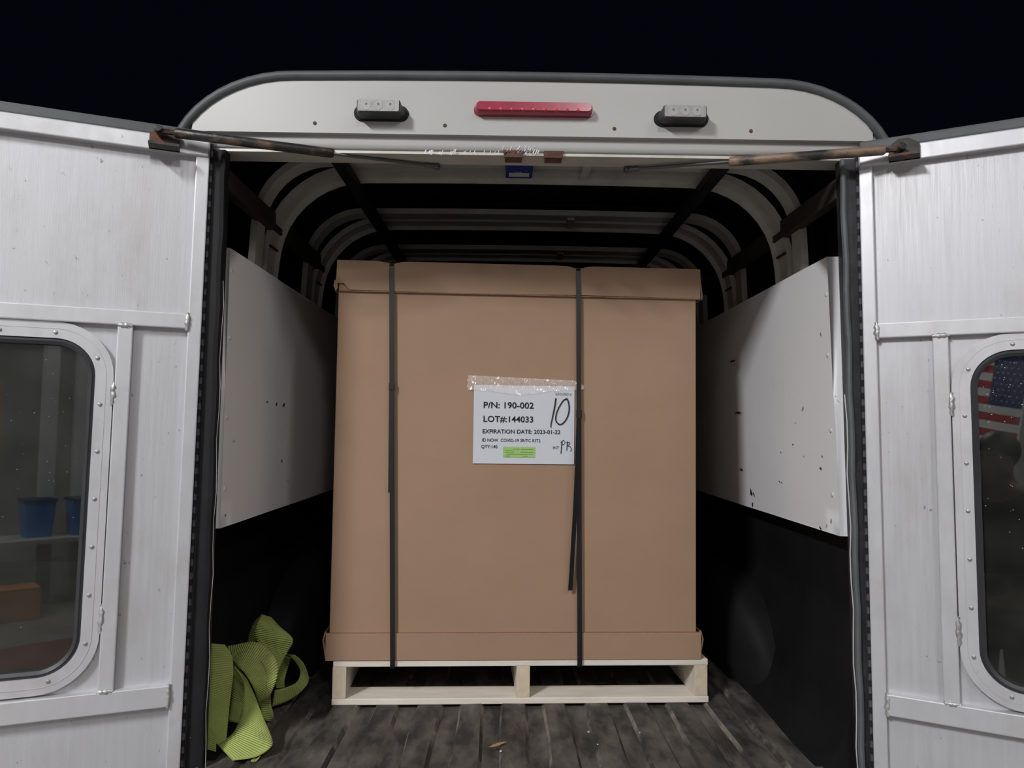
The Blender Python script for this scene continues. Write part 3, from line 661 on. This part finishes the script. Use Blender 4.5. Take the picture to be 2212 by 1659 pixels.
# ------------------------------------------------------------------ strapping bands
def band(k, label):
    t = thing('strapping_band', label, 'strap', (TX, 2.1075, BZ), PAL, group='black bands round the box')
    xt, xb = SXT[k], SXB[k]; w = .0064
    zt, zb = z_(2.0595), -.0165-.0012-.001
    yf, yb = -.0092, D+.006
    loop = [(xt, .02, zt), (xt, -.001, zt-.0075), (xt, yf, zt-.016), (xt+(xb-xt)*.5, yf, (zt+zb)/2), (xb, yf, .004), (xb, yf+.001, -.010), (xb, -.004, zb), (xb, .02, zb-.0005), (xb, D-.02, zb-.0005), (xb, yb, zb+.01), (xb, yb, .01), (xt, yb, zt-.02), (xt, D-.02, zt+.001), (xt, .3, zt+.0015)]
    b = MB(); n = len(loop); th = .0008
    for side in (0, 1):
        for q in range(n):
            a, c = Vector(loop[q]), Vector(loop[(q+1) % n]); d = (c-a).normalized(); nn = Vector((1, 0, 0)).cross(d).normalized()*th
        # flat ribbon, two faces
    L = []
    for q in range(n):
        p = Vector(loop[q]); d = (Vector(loop[(q+1) % n])-Vector(loop[q-1])).normalized(); nn = Vector((1, 0, 0)).cross(d).normalized()*th
        L.append([b.v(p+Vector((-w, 0, 0))+nn), b.v(p+Vector((w, 0, 0))+nn), b.v(p+Vector((w, 0, 0))-nn), b.v(p+Vector((-w, 0, 0))-nn)])
    for q in range(n):
        A, B = L[q], L[(q+1) % n]
        for j in range(4): b.f([A[j], A[(j+1) % 4], B[(j+1) % 4], B[j]])
    b.build('band', 'strap', t)
    def xa(zw): return xt+(xb-xt)*(zt-z_(zw))/(zt-zb)
    if k == 0:
        bz = 1.712; MB().box(xa(bz)-.0082, xa(bz)+.0082, yf-.004, yf+.001, z_(bz)-.010, z_(bz)+.010, .001).build('buckle', 'strap', t)
        e = MB(); e.loft([[(xa(z)-.0020+o-.0064, yf-.0020, z_(z)), (xa(z)-.0020+o+.0064, yf-.0020, z_(z)), (xa(z)-.0020+o+.0064, yf-.0010, z_(z)), (xa(z)-.0020+o-.0064, yf-.0010, z_(z))] for z, o in ((1.712, .001), (1.60, 0), (1.50, -.001), (1.425, -.002))]); e.build('band_tail', 'strap', t)
    else:
        bz = 1.645; MB().box(xa(bz)-.0080, xa(bz)+.0080, yf-.004, yf+.001, z_(bz)-.012, z_(bz)+.012, .001).build('buckle', 'strap', t)
        e = MB(); rings = []
        for z, o in ((1.655, .0), (1.58, -.0035), (1.50, -.007), (1.42, -.011), (1.34, -.0155), (1.26, -.020), (1.21, -.0225), (1.165, -.0255)):
            x = xa(z)+o; y = yf-.0015-.012*math.sin(math.pi*min(1, (1.655-z)/.5)); rings.append([(x-.0063, y-.0016, z_(z)), (x+.0063, y+.0010, z_(z)), (x+.0063, y+.002, z_(z)), (x-.0063, y-.0006, z_(z))])
        e.loft(rings); e.build('band_tail', 'strap', t)
band(0, 'left black plastic band round the cardboard box, with short doubled end')
band(1, 'right black plastic band round the cardboard box, with long loose tail')

# ------------------------------------------------------------------ paper sign and tape
PS = .279/1497                                   # metres per pixel of the enlarged view
pap = thing('paper_sign', 'white printed lot sheet with handwritten 10 taped to the box', 'paper sign', (TX-.139, 2.099, 1.505), PAL)
RM = root_matrix(box)
TL = RM.inverted() @ onP(1024, 831, Vector((.05, 2.105, 0))+Vector((0, -.0008, 0)), Vector((-.054, 1, 0)))
org = RM @ Vector((TL.x, .0015, TL.z-.2155)); pap.location = org; TM[pap.name] = Matrix.Translation(org) @ Matrix.Rotation(PAL, 4, 'Z')
b = MB(); nx, nz = 14, 8; G = [[b.v((.279*i/nx, -.0008-.0012*math.exp(-((i/nx-.5)/.5)**2)*max(0, .6-j/nz)-(.0012 if (i in (0,) and j == 0) else 0), .2155*j/nz)) for j in range(nz+1)] for i in range(nx+1)]
for i in range(nx):
    for j in range(nz): b.f([G[i][j], G[i+1][j], G[i+1][j+1], G[i][j+1]])
b.build('sheet', 'paper', pap, smooth=True)
def pz(y): return .2155-(y-290)*PS
def pxx(x): return (x-308)*PS
YT = -.0026
for s_, x0, x1, y, hh, mt, bo in (('P/N: 190-002', 455, 1195, 628, 88, 'ink', .012), ('LOT#:144033', 455, 1190, 832, 86, 'ink', .012), ('EXPIRATION DATE: 2023-01-22', 445, 1595, 1000, 58, 'ink', .010),
                                  ('ID NOW  COVID-19 SR/TC KIT2', 440, 1300, 1124, 47, 'ink', .004), ('QTY:140', 428, 665, 1220, 46, 'ink', .006), ('INT', 1490, 1578, 1222, 42, 'ink', .0), ('GAYLORD #', 1515, 1757, 425, 37, 'inkgrey', .0)):
    text('printed_text', s_, pxx(x0), pz(y), (x1-x0)*PS, hh*PS, YT, mt, pap, bo)
def stroke(name, pts, w, mt, close=False):
    P = catmull([(pxx(x), YT-.0002, pz(y)) for x, y in pts], 8); b = MB(); n = len(P); prev = None
    for i, p in enumerate(P):
        d = (P[min(i+1, n-1)]-P[max(i-1, 0)]).normalized(); nn = Vector((-d.z, 0, d.x)); ww = (w[0]+(w[1]-w[0])*i/(n-1))/2 if isinstance(w, tuple) else w/2
        cur = (b.v(p+nn*ww), b.v(p-nn*ww))
        if prev: b.f([prev[0], cur[0], cur[1], prev[1]])
        prev = cur
    return b.build(name, mt, pap)
stroke('handwriting', ((1525, 472), (1508, 600), (1480, 740), (1458, 850), (1454, 905)), (.0046, .0028), 'marker')
stroke('handwriting', ((1684, 482), (1640, 500), (1580, 590), (1535, 700), (1528, 800), (1580, 858), (1640, 835), (1698, 750), (1724, 640), (1716, 540), (1690, 478), (1660, 488)), (.0036, .0040), 'marker')
stroke('handwriting', ((1622, 1100), (1616, 1190), (1608, 1288)), (.0030, .0022), 'marker')
stroke('handwriting', ((1600, 1130), (1640, 1092), (1668, 1118), (1650, 1150), (1618, 1160)), .0014, 'marker')
stroke('handwriting', ((1700, 1108), (1698, 1180), (1692, 1242)), (.0026, .0018), 'marker')
stroke('handwriting', ((1690, 1125), (1728, 1120), (1736, 1146), (1706, 1170), (1742, 1185), (1760, 1225), (1748, 1255)), .0016, 'marker')
MB().box(pxx(750), pxx(1225), YT+.0002, YT+.0006, pz(1352), pz(1198)).build('green_sticker', 'sticker', pap)
for x0, x1, y in ((900, 990, 1232), (1015, 1195, 1232), (782, 915, 1255), (782, 915, 1283), (1005, 1205, 1272), (805, 1190, 1306), (782, 848, 1333), (1032, 1122, 1333)):
    MB().box(pxx(x0), pxx(x1), YT-.0002, YT, pz(y+5), pz(y-5)).build('sticker_line', 'stickerink', pap)
tp = thing('tape_strip', 'clear wrinkled packing tape across the top of the lot sheet', 'tape', (0, 0, 0), PAL)
org2 = root_matrix(pap) @ Vector((-.0175, -.0034, .186)); tp.location = org2; TM[tp.name] = Matrix.Translation(org2) @ Matrix.Rotation(PAL, 4, 'Z')
b = MB(); nx, nz = 60, 8; rng = random.Random(2)
def tz(u, v):
    lo = .0150-.0115*math.exp(-((u-.45)/.2)**2)+.006*max(0, u-.6)/.4+.0012*math.sin(u*40); hi = .0555-.011*u-(.0 if u < .93 else (u-.93)/.07*.012)
    return lo+(hi-lo)*v
G = [[b.v((.322*i/nx+(.002*math.sin(j*2.1) if i in (0, nx) else 0), -.0012*abs(math.sin(i*1.1+.6*math.sin(i*.37)))-.0006*math.sin(j*1.7+i), tz(i/nx, j/nz))) for j in range(nz+1)] for i in range(nx+1)]
for i in range(nx):
    for j in range(nz): b.f([G[i][j], G[i+1][j], G[i+1][j+1], G[i][j+1]])
b.build('strip', 'tape', tp, smooth=True, angle=60)

# ------------------------------------------------------------------ lime webbing heaped by the left wall
web = thing('tow_strap', 'lime green webbing tow strap heaped on the bed floor at left', 'tow strap', (-.52, 1.85, FLOOR+.011))
def cs(x, y): return (420+x*.2165, 1300+y*.2165)
def ribbon(name, Lp, Rp, parent=web, seg=7, th=.0026, mt='web'):
    A = catmull([onY(*cs(x, y), Y) for x, y, Y in Lp], seg); B = catmull([onY(*cs(x, y), Y) for x, y, Y in Rp], seg)
    b = MB(); uvl = b.b.loops.layers.uv.new('UVMap'); nw = 8; rows = []; s = 0; ss = []
    for i in range(len(A)):
        if i: s += ((A[i]-A[i-1]).length+(B[i]-B[i-1]).length)/2
        ss.append(s); r = []
        for k in range(nw+1):
            t = k/nw; p = A[i].lerp(B[i], t); p.z = max(p.z, FLOOR+.013); r.append(b.v(p))
        rows.append(r)
    idx = {}
    for i, r in enumerate(rows):
        for k, v in enumerate(r): idx[v] = (ss[i], k/nw*.075)
    for i in range(len(rows)-1):
        for k in range(nw):
            f = b.f([rows[i][k], rows[i][k+1], rows[i+1][k+1], rows[i+1][k]])
            if f:
                for lp in f.loops: lp[uvl].uv = idx[lp.vert]
    me_o = b.build(name, mt, parent, True, True, 80)
    sol = me_o.modifiers.new('thick', 'SOLIDIFY'); sol.thickness = th; sol.offset = 0
    return me_o
# the strap's visible turns, from the wall side to the front
ribbon('webbing_turn', [(520, 470, 2.10), (545, 330, 2.09), (600, 200, 2.07), (672, 128, 2.03), (640, 190, 1.99), (603, 310, 1.985), (640, 420, 1.985), (730, 560, 1.98), (800, 700, 1.97)],
       [(610, 520, 2.06), (640, 400, 2.05), (690, 250, 2.04), (745, 150, 2.03), (850, 250, 2.01), (982, 372, 2.00), (930, 500, 2.00), (880, 590, 1.99), (838, 690, 1.98)])
ribbon('webbing_turn', [(915, 520, 2.10), (990, 575, 2.10), (1055, 680, 2.09), (1030, 790, 2.07), (930, 850, 2.05), (800, 880, 2.03)],
       [(1005, 530, 2.10), (1085, 610, 2.09), (1140, 770, 2.08), (1085, 875, 2.07), (940, 985, 2.06), (775, 1045, 2.02)])
ribbon('webbing_turn', [(900, 540, 2.11), (840, 640, 2.12), (800, 760, 2.10), (820, 860, 2.06)], [(960, 560, 2.12), (930, 660, 2.13), (900, 780, 2.12), (900, 850, 2.08)])
ribbon('webbing_turn', [(640, 900, 1.93), (650, 1020, 1.935), (690, 1150, 1.935), (720, 1190, 1.935)], [(760, 900, 1.94), (765, 1020, 1.945), (790, 1130, 1.94), (760, 1190, 1.94)])
ribbon('webbing_turn', [(395, 600, 1.93), (375, 800, 1.92), (358, 1000, 1.91), (338, 1190, 1.89)], [(520, 760, 1.93), (500, 900, 1.92), (478, 1050, 1.91), (440, 1210, 1.89)])
ribbon('webbing_turn', [(330, 445, 1.93), (430, 425, 1.92), (560, 400, 1.91), (680, 425, 1.90), (780, 520, 1.885), (832, 640, 1.88), (815, 790, 1.87), (760, 920, 1.88), (700, 990, 1.90)],
       [(385, 590, 1.89), (400, 600, 1.885), (440, 650, 1.87), (490, 700, 1.865), (540, 770, 1.86), (580, 840, 1.86), (605, 900, 1.865), (630, 990, 1.88), (645, 1040, 1.90)])
ribbon('webbing_turn', [(395, 640, 1.86), (490, 790, 1.85), (490, 960, 1.84), (460, 1150, 1.82), (400, 1290, 1.79), (320, 1370, 1.765), (235, 1430, 1.755)],
       [(530, 785, 1.865), (610, 960, 1.845), (690, 1160, 1.825), (765, 1340, 1.785), (770, 1440, 1.755), (620, 1545, 1.735), (380, 1585, 1.725)])
ribbon('webbing_turn', [(120, 410, 1.80), (80, 560, 1.795), (62, 760, 1.79), (55, 980, 1.785), (70, 1190, 1.775), (160, 1370, 1.765), (250, 1435, 1.76)],
       [(300, 425, 1.82), (375, 540, 1.82), (388, 700, 1.815), (372, 860, 1.81), (352, 1020, 1.80), (335, 1200, 1.79), (318, 1380, 1.775)])
ribbon('webbing_turn', [(30, 1130, 1.760), (35, 1330, 1.755), (110, 1470, 1.750)], [(190, 1300, 1.765), (215, 1400, 1.757), (215, 1500, 1.750)])
ribbon('webbing_turn', [(560, 1590, 1.73), (600, 1600, 1.73), (640, 1560, 1.735)], [(590, 1560, 1.74), (620, 1565, 1.742), (660, 1535, 1.745)])
def stitch(pts):
    P = catmull([onY(*cs(x, y), Y) for x, y, Y in pts], 4); b = MB()
    for i in range(0, len(P)-1): b.tube([P[i], P[i].lerp(P[i+1], .6)], .0007, 5)
    o = b.build('stitching', 'rust', web, True); o['kind'] = 'stuff'
stitch([(660, 590, 1.872), (700, 660, 1.868), (725, 760, 1.862), (710, 880, 1.862)])

# ------------------------------------------------------------------ litter on the bed floor
P = onZ(1075, 1610, FLOOR+.0125)
b = MB(); n = 12
for k in range(n):
    pass
pts = [(-.022, -.001), (-.012, .005), (.004, .0062), (.018, .003), (.024, 0), (.016, -.003), (.002, -.0048), (-.012, -.004)]
b.loft([[(x, y, .0015+.002*math.sin(x*90)) for x, y in pts], [(x, y, .0025+.002*math.sin(x*90)) for x, y in pts]])
lf = b.build('dry_leaf', 'leaf'); lf.location = P; lf.rotation_euler = (0, 0, .45); tag(lf, 'curled brown dry leaf on the bed floor in front of the pallet', 'leaf')
P = onZ(1752, 1592, FLOOR+.0135)
b = MB(); rng = random.Random(4); pts = [(.010*rng.uniform(.6, 1.2)*math.cos(a), .006*rng.uniform(.6, 1.3)*math.sin(a)) for a in [2*math.pi*k/9 for k in range(9)]]
b.loft([[(x, y, .0) for x, y in pts], [(x*.8, y*.8, .005+.003*math.sin(x*400)) for x, y in pts]]); o = b.build('paper_scrap', 'scrap'); o.location = P; tag(o, 'torn white paper scrap on the bed floor by the right wall', 'scrap')
for k, (px, py, r, lab) in enumerate(((1082, 1624, .0035, 'white crumb on the bed floor next to the dry leaf'), (1271, 1582, .0032, 'white crumb on the bed floor below the pallet middle'), (1291, 1609, .0028, 'white crumb on the bed floor lower right of the dry leaf'), (1382, 1583, .0026, 'pale crumb on the bed floor below the right pallet half'))):
    P = onZ(px, py, FLOOR+.012); b = MB(); rng = random.Random(k+9)
    bmesh.ops.create_icosphere(b.b, subdivisions=1, radius=r)
    for v in b.b.verts: v.co = Vector((v.co.x*rng.uniform(.6, 1.2), v.co.y*rng.uniform(.6, 1.2), v.co.z*.5+r*.4))
    o = b.build('crumb', 'scrap'); o.location = P; tag(o, lab, 'crumb', 'crumbs on the bed floor')

# ------------------------------------------------------------------ what the window panes reflect: columns, bins, bench, flag, photographer
def column(x, y, r, mt, label):
    t = thing('column', label, 'column', (x, y, 0), group='canopy columns')
    MB().box(-r, r, -r, r, .012, 4.68, .006).build('shaft', mt, t); MB().box(-r-.05, r+.05, -r-.05, r+.05, 0, .012).build('base_plate', 'steel', t)
column(.475, -4.5, .058, 'column', 'slim white canopy column reflected in the left window')
column(.80, -4.55, .11, 'column', 'broad white canopy column reflected in the left window')
def bin_(x, y, label):
    t = thing('storage_bin', label, 'bin', (x, y, .62)); MB().loft([[(a, b_, 0) for a, b_ in rrect(-.10, .10, -.10, .10, .02, 4)], [(a, b_, .30) for a, b_ in rrect(-.12, .12, -.12, .12, .02, 4)]]).build('tub', 'bluebin', t)
    MB().box(-.13, .13, -.13, .13, .30, .325, .006).build('lid', 'navy', t)
bin_(.36, -4.25, 'blue lidded bin on the workbench, left one in the left window'); bin_(.71, -4.20, 'blue lidded bin on the workbench, right one in the left window')
t = thing('workbench', 'pale workbench under the canopy, reflected in the left window', 'workbench', (.55, -4.22, 0))
MB().box(-.65, .65, -.22, .22, .58, .62, .004).build('bench_top', 'bench', t)
for a in (-.6, .6):
    for c in (-.17, .17): MB().box(a-.025, a+.025, c-.025, c+.025, 0, .58).build('leg', 'grcol', t)
t = thing('step_ladder', 'light wooden ladder leaning by the wall, reflected at the left window edge', 'ladder', (.05, -5.2, 0))
for a in (-.18, .18): MB().box(a-.02, a+.02, -.015, .015, 0, 2.0).build('ladder_rail', 'shelfwood', t)
for k in range(7): MB().box(-.16, .16, -.012, .012, .22+k*.26, .25+k*.26).build('rung', 'shelfwood', t)
o = MB().box(-.16, .16, -.13, .13, 0, .26, .003).build('carton', 'orange'); o.location = (.16, -3.95, 0); tag(o, 'orange carton on the ground beside the workbench', 'carton')
o = MB().box(-.7, .7, -.6, .6, 0, .012, .004).build('floor_mat', 'redmat'); o.location = (.35, -2.4, 0); tag(o, 'dark red mat lying on the concrete behind the truck', 'mat')
fl = thing('flag', 'red and white striped flag with blue canton on the building wall', 'flag', (-1.71, -4.5, 1.40))
fl.rotation_euler = (0, math.radians(10), 0)
def flag():
    H, Wd = .98, 1.55; n = 30; sh = H/13
    def yy(u): return .025*math.sin(u*11)
    for k in range(13):
        z1 = H-k*sh; z0 = z1-sh; u0 = .30 if k < 7 else 0.0
        b = MB(); us = [u0+(Wd-u0)*q/n for q in range(n+1)]
        b.loft([[(-u, yy(u)-.002, z0) for u in us]+[(-u, yy(u)+.002, z0) for u in reversed(us)], [(-u, yy(u)-.002, z1) for u in us]+[(-u, yy(u)+.002, z1) for u in reversed(us)]])
        b.build('stripe', 'flagred' if k % 2 == 0 else 'flagwhite', fl, smooth=True)
    b = MB(); us = [.30*q/12 for q in range(13)]
    b.loft([[(-u, yy(u)-.002, H-7*sh) for u in us]+[(-u, yy(u)+.002, H-7*sh) for u in reversed(us)], [(-u, yy(u)-.002, H) for u in us]+[(-u, yy(u)+.002, H) for u in reversed(us)]])
    ca = b.build('canton', 'flagblue', fl, smooth=True)
    for r in range(9):
        for c in range(6 if r % 2 == 0 else 5):
            u = .025+(.025 if r % 2 else 0)+c*.05; z = H-7*sh+.053+r*.0528; s = MB()
            s.f([s.v((-u+(.011 if q % 2 == 0 else .0045)*math.sin(q*math.pi/5), yy(u)+.0035, z+(.011 if q % 2 == 0 else .0045)*math.cos(q*math.pi/5))) for q in range(10)]); s.build('star', 'flagwhite', ca)
    MB().tube([(.012, 0, -.05), (.012, 0, 1.05)], .012, 8).build('pole', 'column', fl, smooth=True)
flag()
# photographer: a standing figure holding the phone up, seen as a silhouette in the right pane
def skin_mesh(name, verts, edges, radii, mt, parent, root=0, sub=2):
    me = bpy.data.meshes.new(name); me.from_pydata(verts, edges, []); me.materials.append(M[mt]); o = bpy.data.objects.new(name, me); COL.objects.link(o); o.parent = parent
    md = o.modifiers.new('skin', 'SKIN'); 
    if not me.skin_vertices: me.attributes.new('skin', 'FLOAT', 'POINT')
    for i, r in enumerate(radii):
        sv = me.skin_vertices[0].data[i]; sv.radius = r if isinstance(r, tuple) else (r, r); sv.use_root = (i == root)
    md.use_smooth_shade = True; su = o.modifiers.new('sub', 'SUBSURF'); su.levels = sub; su.render_levels = sub
    return o
per = thing('person', 'person in dark jacket and trousers holding up a phone, reflected in the right window', 'person', (.11, -.36, 0))
def person():
    V = [(0, .02, .86), (0, .02, 1.02), (0, .01, 1.20), (0, 0, 1.33), (0, .01, 1.40), (0, .02, 1.48), (0, .02, 1.565),
         (.09, .02, .80), (.10, .03, .46), (.10, .0, .09), (.11, .12, .03), (-.09, .02, .80), (-.10, .03, .46), (-.10, 0, .09), (-.11, .12, .03),
         (.16, 0, 1.31), (.20, .03, 1.08), (.16, .16, .95), (.14, .20, .90), (-.15, 0, 1.31), (-.18, .10, 1.14), (-.115, .13, 1.36), (-.105, .15, 1.43)]
    Ed = [(0, 1), (1, 2), (2, 3), (3, 4), (4, 5), (5, 6), (0, 7), (7, 8), (8, 9), (9, 10), (0, 11), (11, 12), (12, 13), (13, 14), (3, 15), (15, 16), (16, 17), (17, 18), (3, 19), (19, 20), (20, 21), (21, 22)]
    Rr = [(.13, .10), (.125, .095), (.13, .10), (.10, .075), .050, (.068, .085), (.066, .085), .085, .058, .040, .038, .085, .058, .040, .038, .055, .042, .034, .030, .055, .042, .034, .030]
    skin_mesh('body', V, Ed, Rr, 'skin', per)
    Vj = [V[0], V[1], V[2], V[3], (0, .005, 1.385), V[15], V[16], V[17], V[19], V[20], V[21]]
    skin_mesh('jacket', Vj, [(0, 1), (1, 2), (2, 3), (3, 4), (3, 5), (5, 6), (6, 7), (3, 8), (8, 9), (9, 10)], [(.15, .12), (.145, .115), (.15, .12), (.115, .09), .062, .066, .053, .045, .066, .053, .045], 'jacket', per)
    skin_mesh('trousers', [V[0], V[7], V[8], V[9], V[11], V[12], V[13]], [(0, 1), (1, 2), (2, 3), (0, 4), (4, 5), (5, 6)], [(.142, .112), .097, .072, .056, .097, .072, .056], 'trouser', per)
    b = MB(); bmesh.ops.create_uvsphere(b.b, u_segments=18, v_segments=12, radius=1)
    for v in list(b.b.verts):
        if v.co.z < -.15 and v.co.y > -.1: v.co = Vector((v.co.x*.9, -.15, v.co.z*.8))
        v.co = Vector((v.co.x*.082, .008+v.co.y*.100, 1.535+v.co.z*.088))
    b.build('hair', 'hair', per, smooth=True)
    for s in (-1, 1):
        b = MB(); bmesh.ops.create_uvsphere(b.b, u_segments=8, v_segments=6, radius=1)
        for v in b.b.verts: v.co = Vector((s*.027+v.co.x*.011, .103+v.co.y*.006, 1.515+v.co.z*.007))
        b.build('eye', 'hair', per)
    b = MB(); b.loft([[(-.011, .098, 1.468), (.011, .098, 1.468), (.004, .098, 1.512), (-.004, .098, 1.512)], [(-.007, .122, 1.474), (.007, .122, 1.474), (.002, .112, 1.508), (-.002, .112, 1.508)]]); b.build('nose', 'skin', per)
    # hand round the phone: palm and five fingers
    H = Vector((-.105, .155, 1.45))
    hv = [(H.x, H.y, H.z-.03), (H.x, H.y+.004, H.z+.03)]; he = [(0, 1)]; hr = [(.030, .016), (.036, .015)]
    for k, ln in enumerate((.052, .060, .056, .045)):
        i = len(hv); x = H.x-.027+k*.018; hv += [(x, H.y+.006, H.z+.05), (x, H.y+.022, H.z+.05+ln*.5), (x, H.y+.045, H.z+.05+ln*.7)]; he += [(1, i), (i, i+1), (i+1, i+2)]; hr += [.0095, .009, .008]
    i = len(hv); hv += [(H.x+.035, H.y+.012, H.z+.005), (H.x+.045, H.y+.035, H.z+.03)]; he += [(0, i), (i, i+1)]; hr += [.011, .009]
    skin_mesh('hand', hv, he, hr, 'skin', per, 0, 1)
person()
ph = MB().box(-.037, .037, -.0045, .0045, -.125, .035, .003).build('phone', 'phone'); ph.location = (-.012, -.150, 1.605); tag(ph, 'black phone held up in the hand of the photographer', 'phone')
